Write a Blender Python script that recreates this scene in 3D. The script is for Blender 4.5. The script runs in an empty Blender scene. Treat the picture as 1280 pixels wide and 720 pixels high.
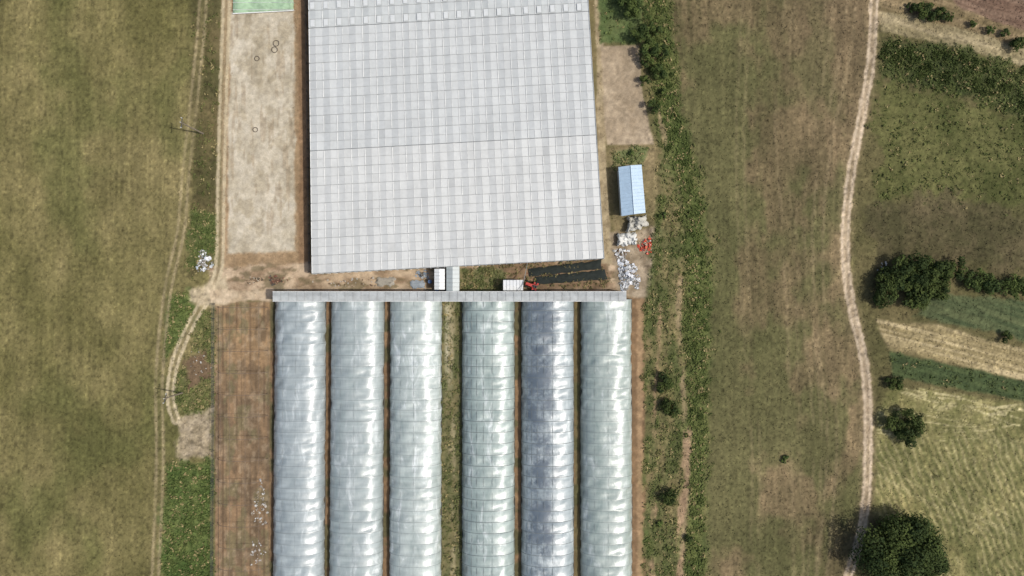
import bpy, math, random
import numpy as np
from mathutils import Vector
random.seed(7); rng=np.random.default_rng(11)
S=0.125          # metres per survey-grid unit
H=110.0          # drone height
scene=bpy.context.scene

def P(u,v,z=0.0):
    """survey plan unit -> world, corrected for the height of the surveyed point"""
    k=S*(H-z)/H
    return Vector(((u-640)*k,(360-v)*k,z))
def lin(c):
    c=np.asarray(c,float)/255.0
    return np.where(c<=0.04045,c/12.92,((c+0.055)/1.055)**2.4)
def lc(c,g=1.0):
    r=lin(c)*g
    return (float(r[0]),float(r[1]),float(r[2]),1.0)

# ---------------------------------------------------------------- noise
def _h(ix,iy,seed):
    n=(ix*374761393+iy*668265263+seed*144269504)&0xffffffff
    n=((n^(n>>13))*1274126177)&0xffffffff
    n=n^(n>>16)
    return n/4294967296.0
def vn(x,y,seed):
    ix=np.floor(x).astype(np.int64); iy=np.floor(y).astype(np.int64)
    fx=x-ix; fy=y-iy
    fx=fx*fx*(3-2*fx); fy=fy*fy*(3-2*fy)
    a=_h(ix,iy,seed);b=_h(ix+1,iy,seed);c=_h(ix,iy+1,seed);d=_h(ix+1,iy+1,seed)
    return (a*(1-fx)+b*fx)*(1-fy)+(c*(1-fx)+d*fx)*fy
def fbm(u,v,sx,sy,seed,octv=4,rot=0.0):
    if rot:
        c,s=math.cos(rot),math.sin(rot); u,v=u*c+v*s,-u*s+v*c
    x=u/sx;y=v/sy;t=0;a=1.0;tot=0
    for i in range(octv):
        t=t+a*vn(x+i*17.3,y+i*9.1,seed+i*31); tot+=a; a*=0.55; x=x*2.03;y=y*2.03
    return t/tot
def sst(a,b,x):
    t=np.clip((x-a)/(b-a),0,1); return t*t*(3-2*t)
def polysd(u,v,poly):
    d=np.full(u.shape,1e9); ins=np.zeros(u.shape,bool); n=len(poly)
    for i in range(n):
        x0,y0=poly[i];x1,y1=poly[(i+1)%n]
        ex,ey=x1-x0,y1-y0; L=ex*ex+ey*ey+1e-9
        t=np.clip(((u-x0)*ex+(v-y0)*ey)/L,0,1)
        d=np.minimum(d,(u-x0-t*ex)**2+(v-y0-t*ey)**2)
        if y0!=y1:
            c=((y0>v)!=(y1>v))&(u<(x1-x0)*(v-y0)/(y1-y0)+x0)
            ins^=c
    d=np.sqrt(d); return np.where(ins,d,-d)
def spline(pts,n=8):
    pts=[np.array(p,float) for p in pts]; q=[2*pts[0]-pts[1]]+pts+[2*pts[-1]-pts[-2]]; out=[]
    for i in range(1,len(q)-2):
        for k in range(n):
            t=k/n
            out.append(0.5*((2*q[i])+(-q[i-1]+q[i+1])*t+(2*q[i-1]-5*q[i]+4*q[i+1]-q[i+2])*t*t+(-q[i-1]+3*q[i]-3*q[i+1]+q[i+2])*t**3))
    out.append(q[-2]); return out
def linesd(u,v,pts,n=4):
    """signed lateral offset from a smooth line"""
    p=spline(pts,n); best=np.full(u.shape,1e9); sg=np.zeros(u.shape)
    for i in range(len(p)-1):
        x0,y0=p[i];x1,y1=p[i+1];ex,ey=x1-x0,y1-y0;L=ex*ex+ey*ey+1e-9
        t=np.clip(((u-x0)*ex+(v-y0)*ey)/L,0,1)
        d=np.sqrt((u-x0-t*ex)**2+(v-y0-t*ey)**2)
        c=ex*(v-y0)-ey*(u-x0)
        m=d<best; best=np.where(m,d,best); sg=np.where(m,np.sign(c),sg)
    return best*sg

# ---------------------------------------------------------------- materials
def newmat(name):
    m=bpy.data.materials.new(name); m.use_nodes=True
    nt=m.node_tree; b=nt.nodes['Principled BSDF']; return m,nt,b
def simple(name,col,rough=0.6,var=0.25,scale=3.0,metal=0.0,bump=0.2,spec=0.5):
    m,nt,b=newmat(name)
    tc=nt.nodes.new('ShaderNodeTexCoord'); n=nt.nodes.new('ShaderNodeTexNoise')
    n.inputs['Scale'].default_value=scale; n.inputs['Detail'].default_value=6; n.inputs['Roughness'].default_value=0.65
    nt.links.new(tc.outputs['Object'],n.inputs['Vector'])
    r=nt.nodes.new('ShaderNodeValToRGB'); c=lc(col)
    r.color_ramp.elements[0].position=0.3; r.color_ramp.elements[1].position=0.7
    r.color_ramp.elements[0].color=(c[0]*(1-var),c[1]*(1-var),c[2]*(1-var),1)
    r.color_ramp.elements[1].color=tuple(min(0.9,x*(1+var*0.6)) for x in c[:3])+(1,)
    nt.links.new(n.outputs['Fac'],r.inputs['Fac']); nt.links.new(r.outputs['Color'],b.inputs['Base Color'])
    b.inputs['Roughness'].default_value=rough; b.inputs['Metallic'].default_value=metal
    b.inputs['Specular IOR Level'].default_value=spec
    bp=nt.nodes.new('ShaderNodeBump'); bp.inputs['Strength'].default_value=bump; bp.inputs['Distance'].default_value=0.05
    nt.links.new(n.outputs['Fac'],bp.inputs['Height']); nt.links.new(bp.outputs['Normal'],b.inputs['Normal'])
    return m
def attrmat(name,rough=0.9,scale1=0.9,scale2=5.0,amp1=(0.8,1.18),amp2=(0.72,1.25),bump=0.5,dist=0.12,spec=0.1,translucent=0.0):
    m,nt,b=newmat(name)
    at=nt.nodes.new('ShaderNodeAttribute'); at.attribute_name='Col'
    tc=nt.nodes.new('ShaderNodeTexCoord')
    prev=at.outputs['Color']; hs=[]
    for sc,am in ((scale1,amp1),(scale2,amp2)):
        if am is None: continue
        n=nt.nodes.new('ShaderNodeTexNoise'); n.inputs['Scale'].default_value=sc; n.inputs['Detail'].default_value=4; n.inputs['Roughness'].default_value=0.7
        nt.links.new(tc.outputs['Object'],n.inputs['Vector'])
        mr=nt.nodes.new('ShaderNodeMapRange'); mr.inputs[1].default_value=0.3; mr.inputs[2].default_value=0.7; mr.inputs[3].default_value=am[0]; mr.inputs[4].default_value=am[1]
        nt.links.new(n.outputs['Fac'],mr.inputs[0])
        vm=nt.nodes.new('ShaderNodeVectorMath'); vm.operation='SCALE'
        nt.links.new(prev,vm.inputs[0]); nt.links.new(mr.outputs[0],vm.inputs['Scale']); prev=vm.outputs[0]; hs.append(n.outputs['Fac'])
    nt.links.new(prev,b.inputs['Base Color'])
    b.inputs['Roughness'].default_value=rough; b.inputs['Specular IOR Level'].default_value=spec
    if bump>0:
        bp=nt.nodes.new('ShaderNodeBump'); bp.inputs['Strength'].default_value=bump; bp.inputs['Distance'].default_value=dist
        nt.links.new(hs[-1],bp.inputs['Height']); nt.links.new(bp.outputs['Normal'],b.inputs['Normal'])
    if translucent>0:
        tr=nt.nodes.new('ShaderNodeBsdfTranslucent'); mx=nt.nodes.new('ShaderNodeMixShader'); mx.inputs[0].default_value=translucent
        nt.links.new(prev,tr.inputs['Color']); nt.links.new(b.outputs[0],mx.inputs[1]); nt.links.new(tr.outputs[0],mx.inputs[2])
        nt.links.new(mx.outputs[0],nt.nodes['Material Output'].inputs['Surface'])
    return m

# ---------------------------------------------------------------- mesh helpers
def link(o,parent=None):
    scene.collection.objects.link(o)
    if parent: o.parent=parent
    return o
def empty(name,loc=(0,0,0)):
    o=bpy.data.objects.new(name,None); o.location=loc; link(o); return o
def npmesh(name,V,F,mat,col=None,parent=None,smooth=False):
    me=bpy.data.meshes.new(name); k=F.shape[1]
    me.vertices.add(len(V)); me.vertices.foreach_set('co',V.astype(np.float32).ravel())
    me.loops.add(F.size); me.loops.foreach_set('vertex_index',F.astype(np.int32).ravel())
    me.polygons.add(len(F)); me.polygons.foreach_set('loop_start',np.arange(0,F.size,k,dtype=np.int32))
    me.update(calc_edges=True)
    if col is not None:
        a=me.color_attributes.new('Col','FLOAT_COLOR','POINT')
        c=np.ones((len(V),4),np.float32); c[:,:3]=col; a.data.foreach_set('color',c.ravel())
    if smooth: me.polygons.foreach_set('use_smooth',np.ones(len(F),bool))
    me.materials.append(mat)
    return link(bpy.data.objects.new(name,me),parent)
class MB:
    def __init__(s): s.v=[];s.f=[]
    def quad(s,a,b,c,d):
        n=len(s.v); s.v+=[tuple(a),tuple(b),tuple(c),tuple(d)]; s.f.append((n,n+1,n+2,n+3))
    def poly(s,pts):
        n=len(s.v); s.v+=[tuple(p) for p in pts]; s.f.append(tuple(range(n,n+len(pts))))
    def tube(s,p0,p1,r0,r1=None,n=6,cap=True):
        p0=Vector(p0);p1=Vector(p1); r1=r0 if r1 is None else r1
        d=(p1-p0).normalized(); a=d.orthogonal().normalized(); b=d.cross(a); k=len(s.v)
        for p,r in((p0,r0),(p1,r1)):
            for i in range(n):
                t=2*math.pi*i/n+math.pi/n; s.v.append(tuple(p+a*math.cos(t)*r+b*math.sin(t)*r))
        for i in range(n):
            j=(i+1)%n; s.f.append((k+i,k+j,k+n+j,k+n+i))
        if cap: s.f.append(tuple(range(k+n-1,k-1,-1))); s.f.append(tuple(range(k+n,k+2*n)))
    def box(s,c,sx,sy,sz,rot=0,taper=1.0):
        c=Vector(c);k=len(s.v);cr,sr=math.cos(rot),math.sin(rot)
        for z,t in((-.5,1),(.5,taper)):
            for x,y in((-.5,-.5),(.5,-.5),(.5,.5),(-.5,.5)):
                X=x*sx*t;Y=y*sy*t; s.v.append((c.x+X*cr-Y*sr,c.y+X*sr+Y*cr,c.z+z*sz))
        for f in((3,2,1,0),(4,5,6,7),(0,1,5,4),(1,2,6,5),(2,3,7,6),(3,0,4,7)): s.f.append(tuple(k+i for i in f))
    def make(s,name,mat,parent=None,smooth=False,bevel=0):
        me=bpy.data.meshes.new(name); me.from_pydata(s.v,[],s.f); me.update(); me.materials.append(mat)
        if smooth: me.polygons.foreach_set('use_smooth',[True]*len(me.polygons))
        o=link(bpy.data.objects.new(name,me),parent)
        if bevel:
            b=o.modifiers.new('bevel','BEVEL'); b.width=bevel; b.segments=2
        return o
def leafquads(C,size,up=0.6,outward=None):
    n=len(C); N=rng.normal(size=(n,3)); N/=np.linalg.norm(N,axis=1)[:,None]
    if outward is not None: N=N*0.75+outward
    N[:,2]+=up; N/=np.linalg.norm(N,axis=1)[:,None]
    R=rng.normal(size=(n,3)); T=np.cross(N,R); T/=np.linalg.norm(T,axis=1)[:,None]; B=np.cross(N,T)
    s=size[:,None]
    V=np.stack([C-T*s*.5,C+B*s*.32,C+T*s*.5,C-B*s*.32],1).reshape(-1,3)
    F=np.arange(4*n).reshape(n,4); return V,F

# ---------------------------------------------------------------- GROUND
def axis(lo,hi,step,far):
    core=np.arange(lo,hi+step*.5,step); out=[];x=hi;d=step
    while x<far: d*=1.35; x+=d; out.append(x)
    inn=[];x=lo;d=step
    while x>-far: d*=1.35; x-=d; inn.append(x)
    return np.array(inn[::-1]+list(core)+out)
gx=axis(-83,83,0.17,1500); gy=axis(-47,47,0.17,1500)
XX,YY=np.meshgrid(gx,gy); U=XX/S+640; V_=360-YY/S
shape=U.shape; u=U.ravel(); v=V_.ravel()

def ground_colour(u,v):
    W=np.zeros(u.shape); Gr=np.ones(u.shape)   # weed density, grass density
    col=np.zeros((len(u),3))
    wob=(fbm(u,v,22,22,5,3)-.5); wobf=(fbm(u,v,6,6,6,3)-.5)
    def lay(m,c,c2=None,n=None):
        nonlocal col
        c=np.array(c,float)
        if c2 is not None: c=c[None]*(1-n[:,None])+np.array(c2,float)[None]*n[:,None]
        col=col*(1-m[:,None])+c*m[:,None]
    def pm(poly,soft=3,rough=8):
        return sst(-soft,soft,polysd(u,v,poly)+wob*rough*2+wobf*rough)
    big=fbm(u,v,160,220,1,4); med=fbm(u,v,34,48,2,4); fine=fbm(u,v,7,8,3,3)
    st=fbm(u,v,3.2,110,4,3,rot=0.02); stw=fbm(u,v,14,200,44,2,rot=0.02)
    con=lambda x,g: np.clip((x-.5)*g+.5,0,1)
    # left field
    lay(np.ones(u.shape),(105,99,57),(133,120,78),con(big*.5+med*.4+stw*.1,2.8))
    lay(sst(.50,.72,fbm(u,v,90,130,8,4)+.14*sst(300,0,v)*sst(260,0,u))*.6,(92,93,50))
    lay(sst(150,255,u)*sst(300,200,u)*sst(0,260,v)*.25,(136,121,82))
    # centre yard base
    yard=pm([(262,-400),(840,-400),(860,900),(262,900)],6,8)
    lay(yard,(100,96,60),(126,110,76),con(med,2))
    # middle field
    mid=pm([(800,-600),(1110,-600),(1085,150),(1062,250),(1062,360),(1090,480),(1086,600),(1060,760),(1000,1400),(850,1400),(862,600),(868,420),(868,260),(840,140)],6,14)
    s2=fbm(u,v,4,90,14,3,rot=-0.10)
    lay(mid,(98,88,60),(132,113,82),con(.48*fbm(u,v,70,110,15,4)+.24*s2+.28*med,3.2))
    lay(mid*sst(.47,.62,fbm(u,v,60,90,16,4)+.13*sst(1000,860,u))*.65,(90,92,54))
    lay(mid*sst(930,1030,u)*sst(330,0,v)*.4,(120,100,77))
    # dry tracks in mid field parallel to the road
    for o,pts,a in ((6,[(1075,-100),(1058,60),(1035,170),(1022,290),(1028,420),(1040,560),(1020,800)],.35),(6,[(1010,-100),(985,20),(975,140),(985,300),(992,460),(1000,800)],.25),(5,[(1048,-100),(1030,60),(1010,170),(1000,290),(1012,420),(1022,560),(1010,800)],.25),(5,[(940,-100),(930,60),(925,170),(928,290),(935,420),(945,560),(940,800)],.2)):
        d=linesd(u,v,pts); lay(mid*sst(3.2,1,np.abs(np.abs(d+wobf*4)-o))*a*sst(.3,.6,fbm(u,v,14,50,17,3)),(156,136,102))
    # right country
    right=pm([(1095,-600),(3000,-600),(3000,2000),(1000,2000),(1068,740),(1092,600),(1090,480),(1066,360),(1064,260),(1082,150),(1095,40)],4,6)
    dg=fbm(u,v,70,5,21,3,rot=0.30)
    lay(right,(92,88,54),(110,98,66),con(med*.6+big*.4,2.4))
    lay(right*pm([(1120,-400),(1500,-400),(1500,130),(1280,70),(1100,30)],3,5),(116,101,70),(142,122,90),con(dg,2.5))
    lay(right*pm([(1165,-40),(1500,-40),(1500,110),(1280,38),(1200,12)],2,3),(112,88,72),(140,114,94),con(dg,3))
    lay(right*pm([(1100,16),(1140,18),(1280,60),(1500,125),(1500,155),(1280,84),(1200,60),(1100,40)],2,3)*.9,(142,128,94),(162,146,112),con(dg,2.5))
    m=right*pm([(1098,44),(1190,58),(1280,86),(1500,150),(1500,235),(1280,150),(1190,118),(1104,96)],5,12)
    lay(m*.85,(60,69,38),(82,87,48),con(med,2.6)); W=np.maximum(W,m*.22)
    m=right*pm([(1090,100),(1190,118),(1280,148),(1500,230),(1500,345),(1280,262),(1100,250)],6,16)
    lay(m*.85,(80,84,44),(102,101,58),con(med*.6+fine*.4,3.0)); W=np.maximum(W,m*.03)
    m=right*pm([(1085,262),(1160,235),(1280,268),(1500,340),(1500,420),(1280,346),(1100,330)],8,20)
    lay(m*.8,(80,75,50),(100,88,64),con(med*.6+fine*.4,3))
    m=right*pm([(1160,366),(1280,374),(1500,400),(1500,480),(1280,424),(1140,396)],3,5)
    lay(m,(72,82,54),(94,100,66),con(dg,2.5))
    st3=fbm(u,v,90,2.6,22,3,rot=0.24)
    lay(right*pm([(1096,400),(1170,405),(1280,436),(1500,495),(1500,520),(1280,476),(1110,436)],3,4),(140,124,86),(174,155,116),con(st3,2.5))
    m=right*pm([(1112,440),(1280,477),(1500,530),(1500,560),(1280,502),(1116,470)],2.5,3)
    lay(m,(62,74,46),(82,93,56),con(st3*.7+fine*.3,2.5)); W=np.maximum(W,m*.03)
    br=right*pm([(1112,482),(1280,503),(1500,560),(1500,1200),(1150,1200),(1150,690),(1092,640),(1096,520)],4,6)
    lay(br,(108,106,62),(142,131,84),con(med*.6+fine*.4,2.5))
    ru=(u*math.sin(1.18)-v*math.cos(1.18))+wob*10
    lay(br*sst(.2,.9,np.sin(ru*2*math.pi/8.5))*.45*sst(500,560,v)*sst(.3,.5,fbm(u,v,20,30,172,3)),(90,94,54))
    lay(br*sst(.3,.95,-np.sin(ru*2*math.pi/8.5))*.40*sst(500,560,v)*sst(.3,.55,fbm(u,v,14,30,173,3)),(180,166,122))
    for k,(rt,sc,rg) in enumerate(((.25,2.6,sst(580,510,v)),(-.06,2.4,sst(600,520,v)),(.5,2.6,.45+0*v),(.12,2.4,sst(600,520,v)))):
        ww=(fbm(u,v,90,90,50+k,2)-.5)*30
        l=fbm(u+ww,v+ww,150,sc,60+k,3,rot=rt); mk=sst(.42,.6,fbm(u,v,50,50,70+k,3))
        lay(br*rg*sst(.58,.74,l)*(.15+.85*mk)*.7*sst(.25,.5,fine),(186,172,128))
    # strip between left tracks
    m=pm([(246,-400),(276,-400),(272,330),(236,345),(238,200)],5,6)
    lay(m*.85,(82,78,48),(104,92,60),con(med,2.5)); W=np.maximum(W,m*.06)
    m=pm([(236,262),(272,268),(273,330),(262,320),(236,330)],5,12); lay(m*.8,(76,92,44),(100,108,60),con(fine,2)); W=np.maximum(W,m*.3)
    m=pm([(208,368),(236,362),(242,385),(226,420),(206,455)],4,8); lay(m*.85,(80,100,46),(106,116,62),con(fine,2)); W=np.maximum(W,m*.25)
    m=pm([(244,398),(268,385),(268,455),(266,520),(220,520),(214,470),(236,452)],5,12); lay(m*.8,(82,96,48),(116,112,70),con(med,3)); W=np.maximum(W,m*.25)
    m=pm([(228,450),(258,432),(260,470),(238,484)],4,8); lay(m*.8,(112,88,70)); W=W*(1-m)
    m=pm([(218,520),(266,512),(268,572),(226,574)],5,10); lay(m*.9,(148,131,106),(172,154,130),con(fine,2)); W=W*(1-m); 
    m=pm([(206,585),(268,574),(269,900),(196,900)],6,12); lay(m*.9,(70,93,42),(106,115,62),con(med*.6+fine*.4,2.8)); W=np.maximum(W,m*.22)
    # sand plot
    m=pm([(280,-400),(384,-400),(384,345),(276,345)],2,2); lay(m,(146,120,88),(164,137,104),con(med,2)); W=W*(1-m)
    m=pm([(287,14),(368,14),(369,314),(284,318)],2,3)
    lay(m,(166,153,130),(192,180,160),con(fbm(u,v,18,26,80,4)*.7+fine*.3,2.4))
    lay(m*sst(.56,.66,fbm(u,v,13,20,81,4))*.4,(148,133,106))
    lay(m*sst(.60,.70,fbm(u,v,5,40,82,3))*.35,(142,122,96))
    Gr=Gr*(1-m)
    lay(pm([(372,-400),(386,-400),(388,342),(374,342)],2,2)*.75,(128,98,70),(152,118,86),con(fine,2))
    # working yard between houses
    m=pm([(262,334),(765,318),(800,330),(806,376),(262,378)],3,5)
    lay(m,(146,121,94),(180,156,128),con(fbm(u,v,20,9,83,4),3.0)); W=W*(1-m); Gr=Gr*(1-m*.8)
    mm=m*sst(.52,.64,fbm(u,v,14,7,84,4)); lay(mm*.6,(112,100,72)); 
    mm=pm([(575,336),(630,334),(630,364),(575,364)],3,8); lay(mm*.85,(90,98,56),(126,114,78),con(fine,2.4)); W=np.maximum(W,mm*.3)
    mm=pm([(615,330),(760,322),(762,362),(660,364),(640,345)],3,5); lay(mm*.85,(110,88,66),(142,114,86),con(fine,2)); W=np.maximum(W,mm*.08)
    # bare greenhouse bed at left of tunnels
    m=pm([(269,377),(339,377),(337,900),(268,900)],1.2,1)
    lay(m,(118,97,74),(148,119,88),con(fbm(u,v,12,30,85,4),3)); W=W*(1-m); Gr=Gr*(1-m)
    lay(m*sst(520,420,v)*.6,(154,122,84),(172,140,100),con(fine,2))
    lay(m*sst(.53,.66,fbm(u,v,10,22,86,4))*.6,(104,86,66))
    lay(m*sst(.54,.64,fbm(u,v,16,26,186,4))*.6,(118,110,78))
    lay(m*sst(.54,.66,fbm(u,v,6,9,187,4))*.45,(164,142,114))
    lay(m*sst(1.8,.6,np.abs((u-270)%17.2-8.6))*.5*sst(.35,.5,fbm(u,v,6,40,188,2)),(98,78,60))
    # tunnels ground
    m=pm([(338,372),(806,372),(808,900),(336,900)],2,1.5)
    lay(m,(112,88,64),(146,116,84),con(fine*.5+med*.5,2.2)); W=W*(1-m); Gr=Gr*(1-m)
    lay(m*sst(.5,.6,fbm(u,v,30,24,286,3))*.7*sst(780,770,u),(84,84,56))
    m=pm([(548,376),(580,376),(580,900),(548,900)],1,1)
    lay(m,(94,95,60),(122,112,76),con(fbm(u,v,8,18,87,4),2.6)); W=np.maximum(W,m*.12)
    lay(m*sst(520,430,v)*sst(7,3,np.abs(u-561))*.8,(162,150,120),(184,174,148),con(fine,2))
    lay(m*sst(.45,.58,fbm(u,v,10,50,88,3))*.8*sst(6,3,np.abs(u-565)),(154,140,106))
    m=pm([(718,376),(730,376),(730,900),(718,900)],1,1); lay(m*.5,(100,98,60))
    # right of greenhouse
    m=pm([(736,-400),(750,-400),(758,200),(766,330),(750,330)],1.5,2); lay(m,(146,128,98),(168,150,118),con(fine,2)); W=W*(1-m)
    m=pm([(746,-400),(812,-400),(804,54),(750,55)],2,4); lay(m,(84,99,56),(102,112,66),con(fine,2)); W=np.maximum(W,m*.04)
    m=pm([(750,57),(798,57),(803,115),(818,181),(758,182)],1.5,1.5); lay(m,(148,129,104),(168,149,124),con(fine*.5+med*.5,2)); W=W*(1-m); Gr=Gr*(1-m)
    m=pm([(758,183),(820,180),(826,292),(768,296)],3,6); lay(m,(114,104,70),(140,122,88),con(med,2.5)); W=W*(1-m*.8)
    m=pm([(766,186),(816,183),(802,206),(768,208)],3,8); lay(m*.8,(94,110,62),(122,126,80),con(fine,2)); W=np.maximum(W,m*.15)
    m=pm([(762,290),(828,286),(812,372),(772,372)],3,6); lay(m,(136,118,94),(164,146,122),con(fine,2.4)); W=W*(1-m*.8); Gr=Gr*(1-m*.6)
    # weedy ditch
    m=pm([(812,-400),(842,-400),(838,90),(858,170),(886,250),(890,420),(882,600),(876,900),(796,900),(812,560),(806,400),(826,330),(830,250),(822,170),(826,110),(806,60)],6,14)
    lay(m*.9,(86,91,52),(126,114,76),con(fbm(u,v,14,34,90,4),3)); W=np.maximum(W,m*.10)
    d=linesd(u,v,[(806,-60),(828,60),(834,140),(852,200),(866,270),(872,340),(870,420),(872,500),(870,600),(864,900)])
    w2=13+14*(fbm(u,v,30,60,91,3)-.5)
    g=sst(w2+9,w2-6,np.abs(d)+wobf*10); lay(g*.75,(72,88,40),(104,111,58),con(fine*.5+med*.5,3)); W=np.maximum(W,g*.25)
    d=linesd(u,v,[(826,250),(818,330),(812,420),(814,520),(808,620),(806,900)])
    g=sst(11,4,np.abs(d)+wob*18)*sst(.38,.55,fbm(u,v,14,40,191,3)); lay(g*.7,(78,92,46),(104,108,60),con(fine,2.4)); W=np.maximum(W,g*.2)
    for pts,w,c,s0 in (([(800,376),(800,500),(800,640),(800,900)],4.0,(150,122,90),0),
                  ([(822,140),(838,200),(850,260),(852,330),(848,400),(856,520),(858,600),(852,720),(850,900)],4,(142,122,92),92),
                  ([(860,540),(856,600),(850,680),(846,900)],5.5,(150,122,96),93),
                  ([(815,560),(817,640),(816,720),(818,900)],4,(146,118,92),94),
                  ([(826,380),(822,450),(818,520),(820,600)],2.5,(142,118,88),95)):
        d=linesd(u,v,pts); g=sst(w+1.5,w-2,np.abs(d)+wobf*5)
        if s0: g=g*sst(.35,.55,fbm(u,v,12,40,s0,3))
        lay(g*.8,c,tuple(x*1.12 for x in c),con(fine,2)); W=W*(1-g)
    # faint left track (two ruts)
    d=linesd(u,v,[(262,-200),(254,0),(243,120),(232,220),(226,290),(212,350),(204,410),(199,480),(200,560),(198,640),(194,720),(188,900)])
    brk=.45+.55*sst(.3,.6,fbm(u,v,20,70,96,3))
    g=sst(10,4,np.abs(d)+wobf*4); lay(g*.35,(126,114,78)); W=W*(1-g)
    g=sst(2.6,1.0,np.abs(np.abs(d)-4.2)+wobf*1.5)*brk; lay(g*.7,(158,141,106))
    # lane by the sand plot
    d=linesd(u,v,[(286,-200),(283,0),(279,120),(276,240),(274,330),(262,366),(246,392),(232,420),(220,450),(214,480),(214,505),(220,525)])
    g=sst(8,3,np.abs(d)+wobf*3); lay(g*.55,(148,132,100)); W=W*(1-g)
    g=sst(2.8,1.2,np.abs(np.abs(d)-4)+wobf*1.5); lay(g*.8,(184,167,136))
    m=pm([(270,352),(282,345),(286,378),(258,384),(238,376),(236,364)],4,5); lay(m*.95,(168,150,120),(186,168,138),con(fine,2)); W=W*(1-m); Gr=Gr*(1-m)
    m=pm([(262,362),(340,363),(340,377),(262,378)],2,3); lay(m*.8,(174,151,122),(194,172,144),con(fine,2)); W=W*(1-m)
    # main dirt road
    d=linesd(u,v,[(1098,-300),(1094,-60),(1092,20),(1088,80),(1076,150),(1064,215),(1057,280),(1058,340),(1067,395),(1078,440),(1084,490),(1085,560),(1082,630),(1072,685),(1058,730),(1030,850)],6)
    ad=np.abs(d)
    g=sst(14,6,ad+wobf*8); lay(g*.45,(136,118,88)); W=W*(1-g)
    g=sst(7.4,4.8,ad+wobf*4); lay(g*.95,(162,141,115),(184,163,137),con(fine,2)); Gr=Gr*(1-g)
    g=sst(2.6,1.0,ad+wobf*3)*(.25+.6*sst(.4,.6,fbm(u,v,8,30,97,3))); lay(g*.75,(138,120,90))
    g=sst(2.0,.8,np.abs(ad-3.7)); lay(g*.35,(196,177,152))
    # overall fine streak in fields and lightness noise
    fld=1-sst(-2,4,polysd(u,v,[(268,-400),(806,-400),(808,900),(268,900)]))
    k=1+(.09*(st-.5)*2)*fld*(1-right)+.18*(med-.5)*fld+.2*(fbm(u,v,4,4,98,2)-.5)
    sp=fbm(u,v,2.6,3.2,99,2); k=k*(1-.18*sst(.6,.8,sp)*fld+.12*sst(.38,.2,sp)*fld)
    col=np.clip(col*k[:,None],0,255)
    return col,np.clip(W,0,1),np.clip(Gr*(1-W),0,1)
gc,W,Gr=ground_colour(u,v)
gl=lin(gc)
lum=(gl@np.array([.25,.65,.1]))[:,None]
gl=(gl*.91+lum*.09)*np.array([.975,1.0,1.0])*(.82+.14*sst(.17,.36,lum))  # slight greying mixed into the ground colour in place of aerial haze
hz=(fbm(u,v,120,120,200,3)-.5)*.25+(fbm(u,v,9,9,201,3)-.5)*.08
flat=sst(-30,5,polysd(u,v,[(268,-400),(812,-400),(812,900),(268,900)])); hz=hz*(1-flat)+flat*(fbm(u,v,8,8,202,3)-.5)*.05
GV=np.stack([XX.ravel(),YY.ravel(),hz],1)
ny,nx=shape; idx=np.arange(ny*nx).reshape(ny,nx)
GF=np.stack([idx[:-1,:-1],idx[:-1,1:],idx[1:,1:],idx[1:,:-1]],-1).reshape(-1,4)
m_ground=attrmat('ground_soil_and_grass',rough=1.0,scale1=1.5,scale2=4.5,amp1=(.87,1.13),amp2=(.86,1.14),bump=.45,dist=.08,spec=.05)
npmesh('ground',GV,GF,m_ground,gl,smooth=True)

# ---------------------------------------------------------------- weeds and grass
core=(np.abs(GV[:,0])<83)&(np.abs(GV[:,1])<47)
m_leaf=attrmat('leaves',rough=.8,scale1=.8,scale2=4,amp1=(.8,1.2),amp2=None,bump=0,spec=.12,translucent=.2)
m_dry=attrmat('dry_grass',rough=.9,scale1=.8,scale2=4,amp1=(.85,1.15),amp2=None,bump=0,spec=.05)
blocked=np.zeros(len(u),bool)
for pl in ([(386,-100),(738,-100),(757,324),(390,344)],[(340,376),(404,376),(402,900),(337,900)],[(411,376),(479,376),(477,900),(408,900)],[(485,376),(552,376),(550,900),(484,900)],[(576,376),(644,376),(643,900),(576,900)],[(651,376),(719,376),(719,900),(651,900)],[(726,376),(792,376),(793,900),(726,900)]):
    blocked|=polysd(u,v,pl)>0
def scatter(name,prob,n,per,smin,smax,hmax,colf,mat,up):
    p=np.where(core&~blocked,prob,0); p=p/p.sum()
    i=rng.choice(len(p),n,p=p); b=GV[i]+rng.normal(size=(n,3))*[.1,.1,0]
    c=colf(i); sz=rng.uniform(smin,smax,n)
    C=np.repeat(b,per,0); s=np.repeat(sz,per); C=C+rng.normal(size=C.shape)*np.stack([s*.45,s*.45,s*0],1)
    C[:,2]+=rng.uniform(.02,1,len(C))*hmax*s/smax
    V,F=leafquads(C,s*rng.uniform(.6,1.1,len(s)),up)
    cc=np.repeat(c,per,0)*rng.uniform(.85,1.2,(len(s),1))
    npmesh(name,V,F,mat,np.repeat(cc,4,0))
def wc(i):
    t=rng.random((len(i),1)); d=rng.random((len(i),1))<.15
    c=lin((72,90,42))*(1-t)+lin((114,124,68))*t
    return np.where(d,lin((146,134,94)),c*.42+gl[i]*.6)
scatter('weeds',W,9500,6,.12,.48,.32,wc,m_leaf,1.2)
scatter('grass',Gr,34000,2,.10,.30,.12,lambda i: gl[i]*rng.uniform(.8,1.25,(len(i),1)),m_dry,1.0)

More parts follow.
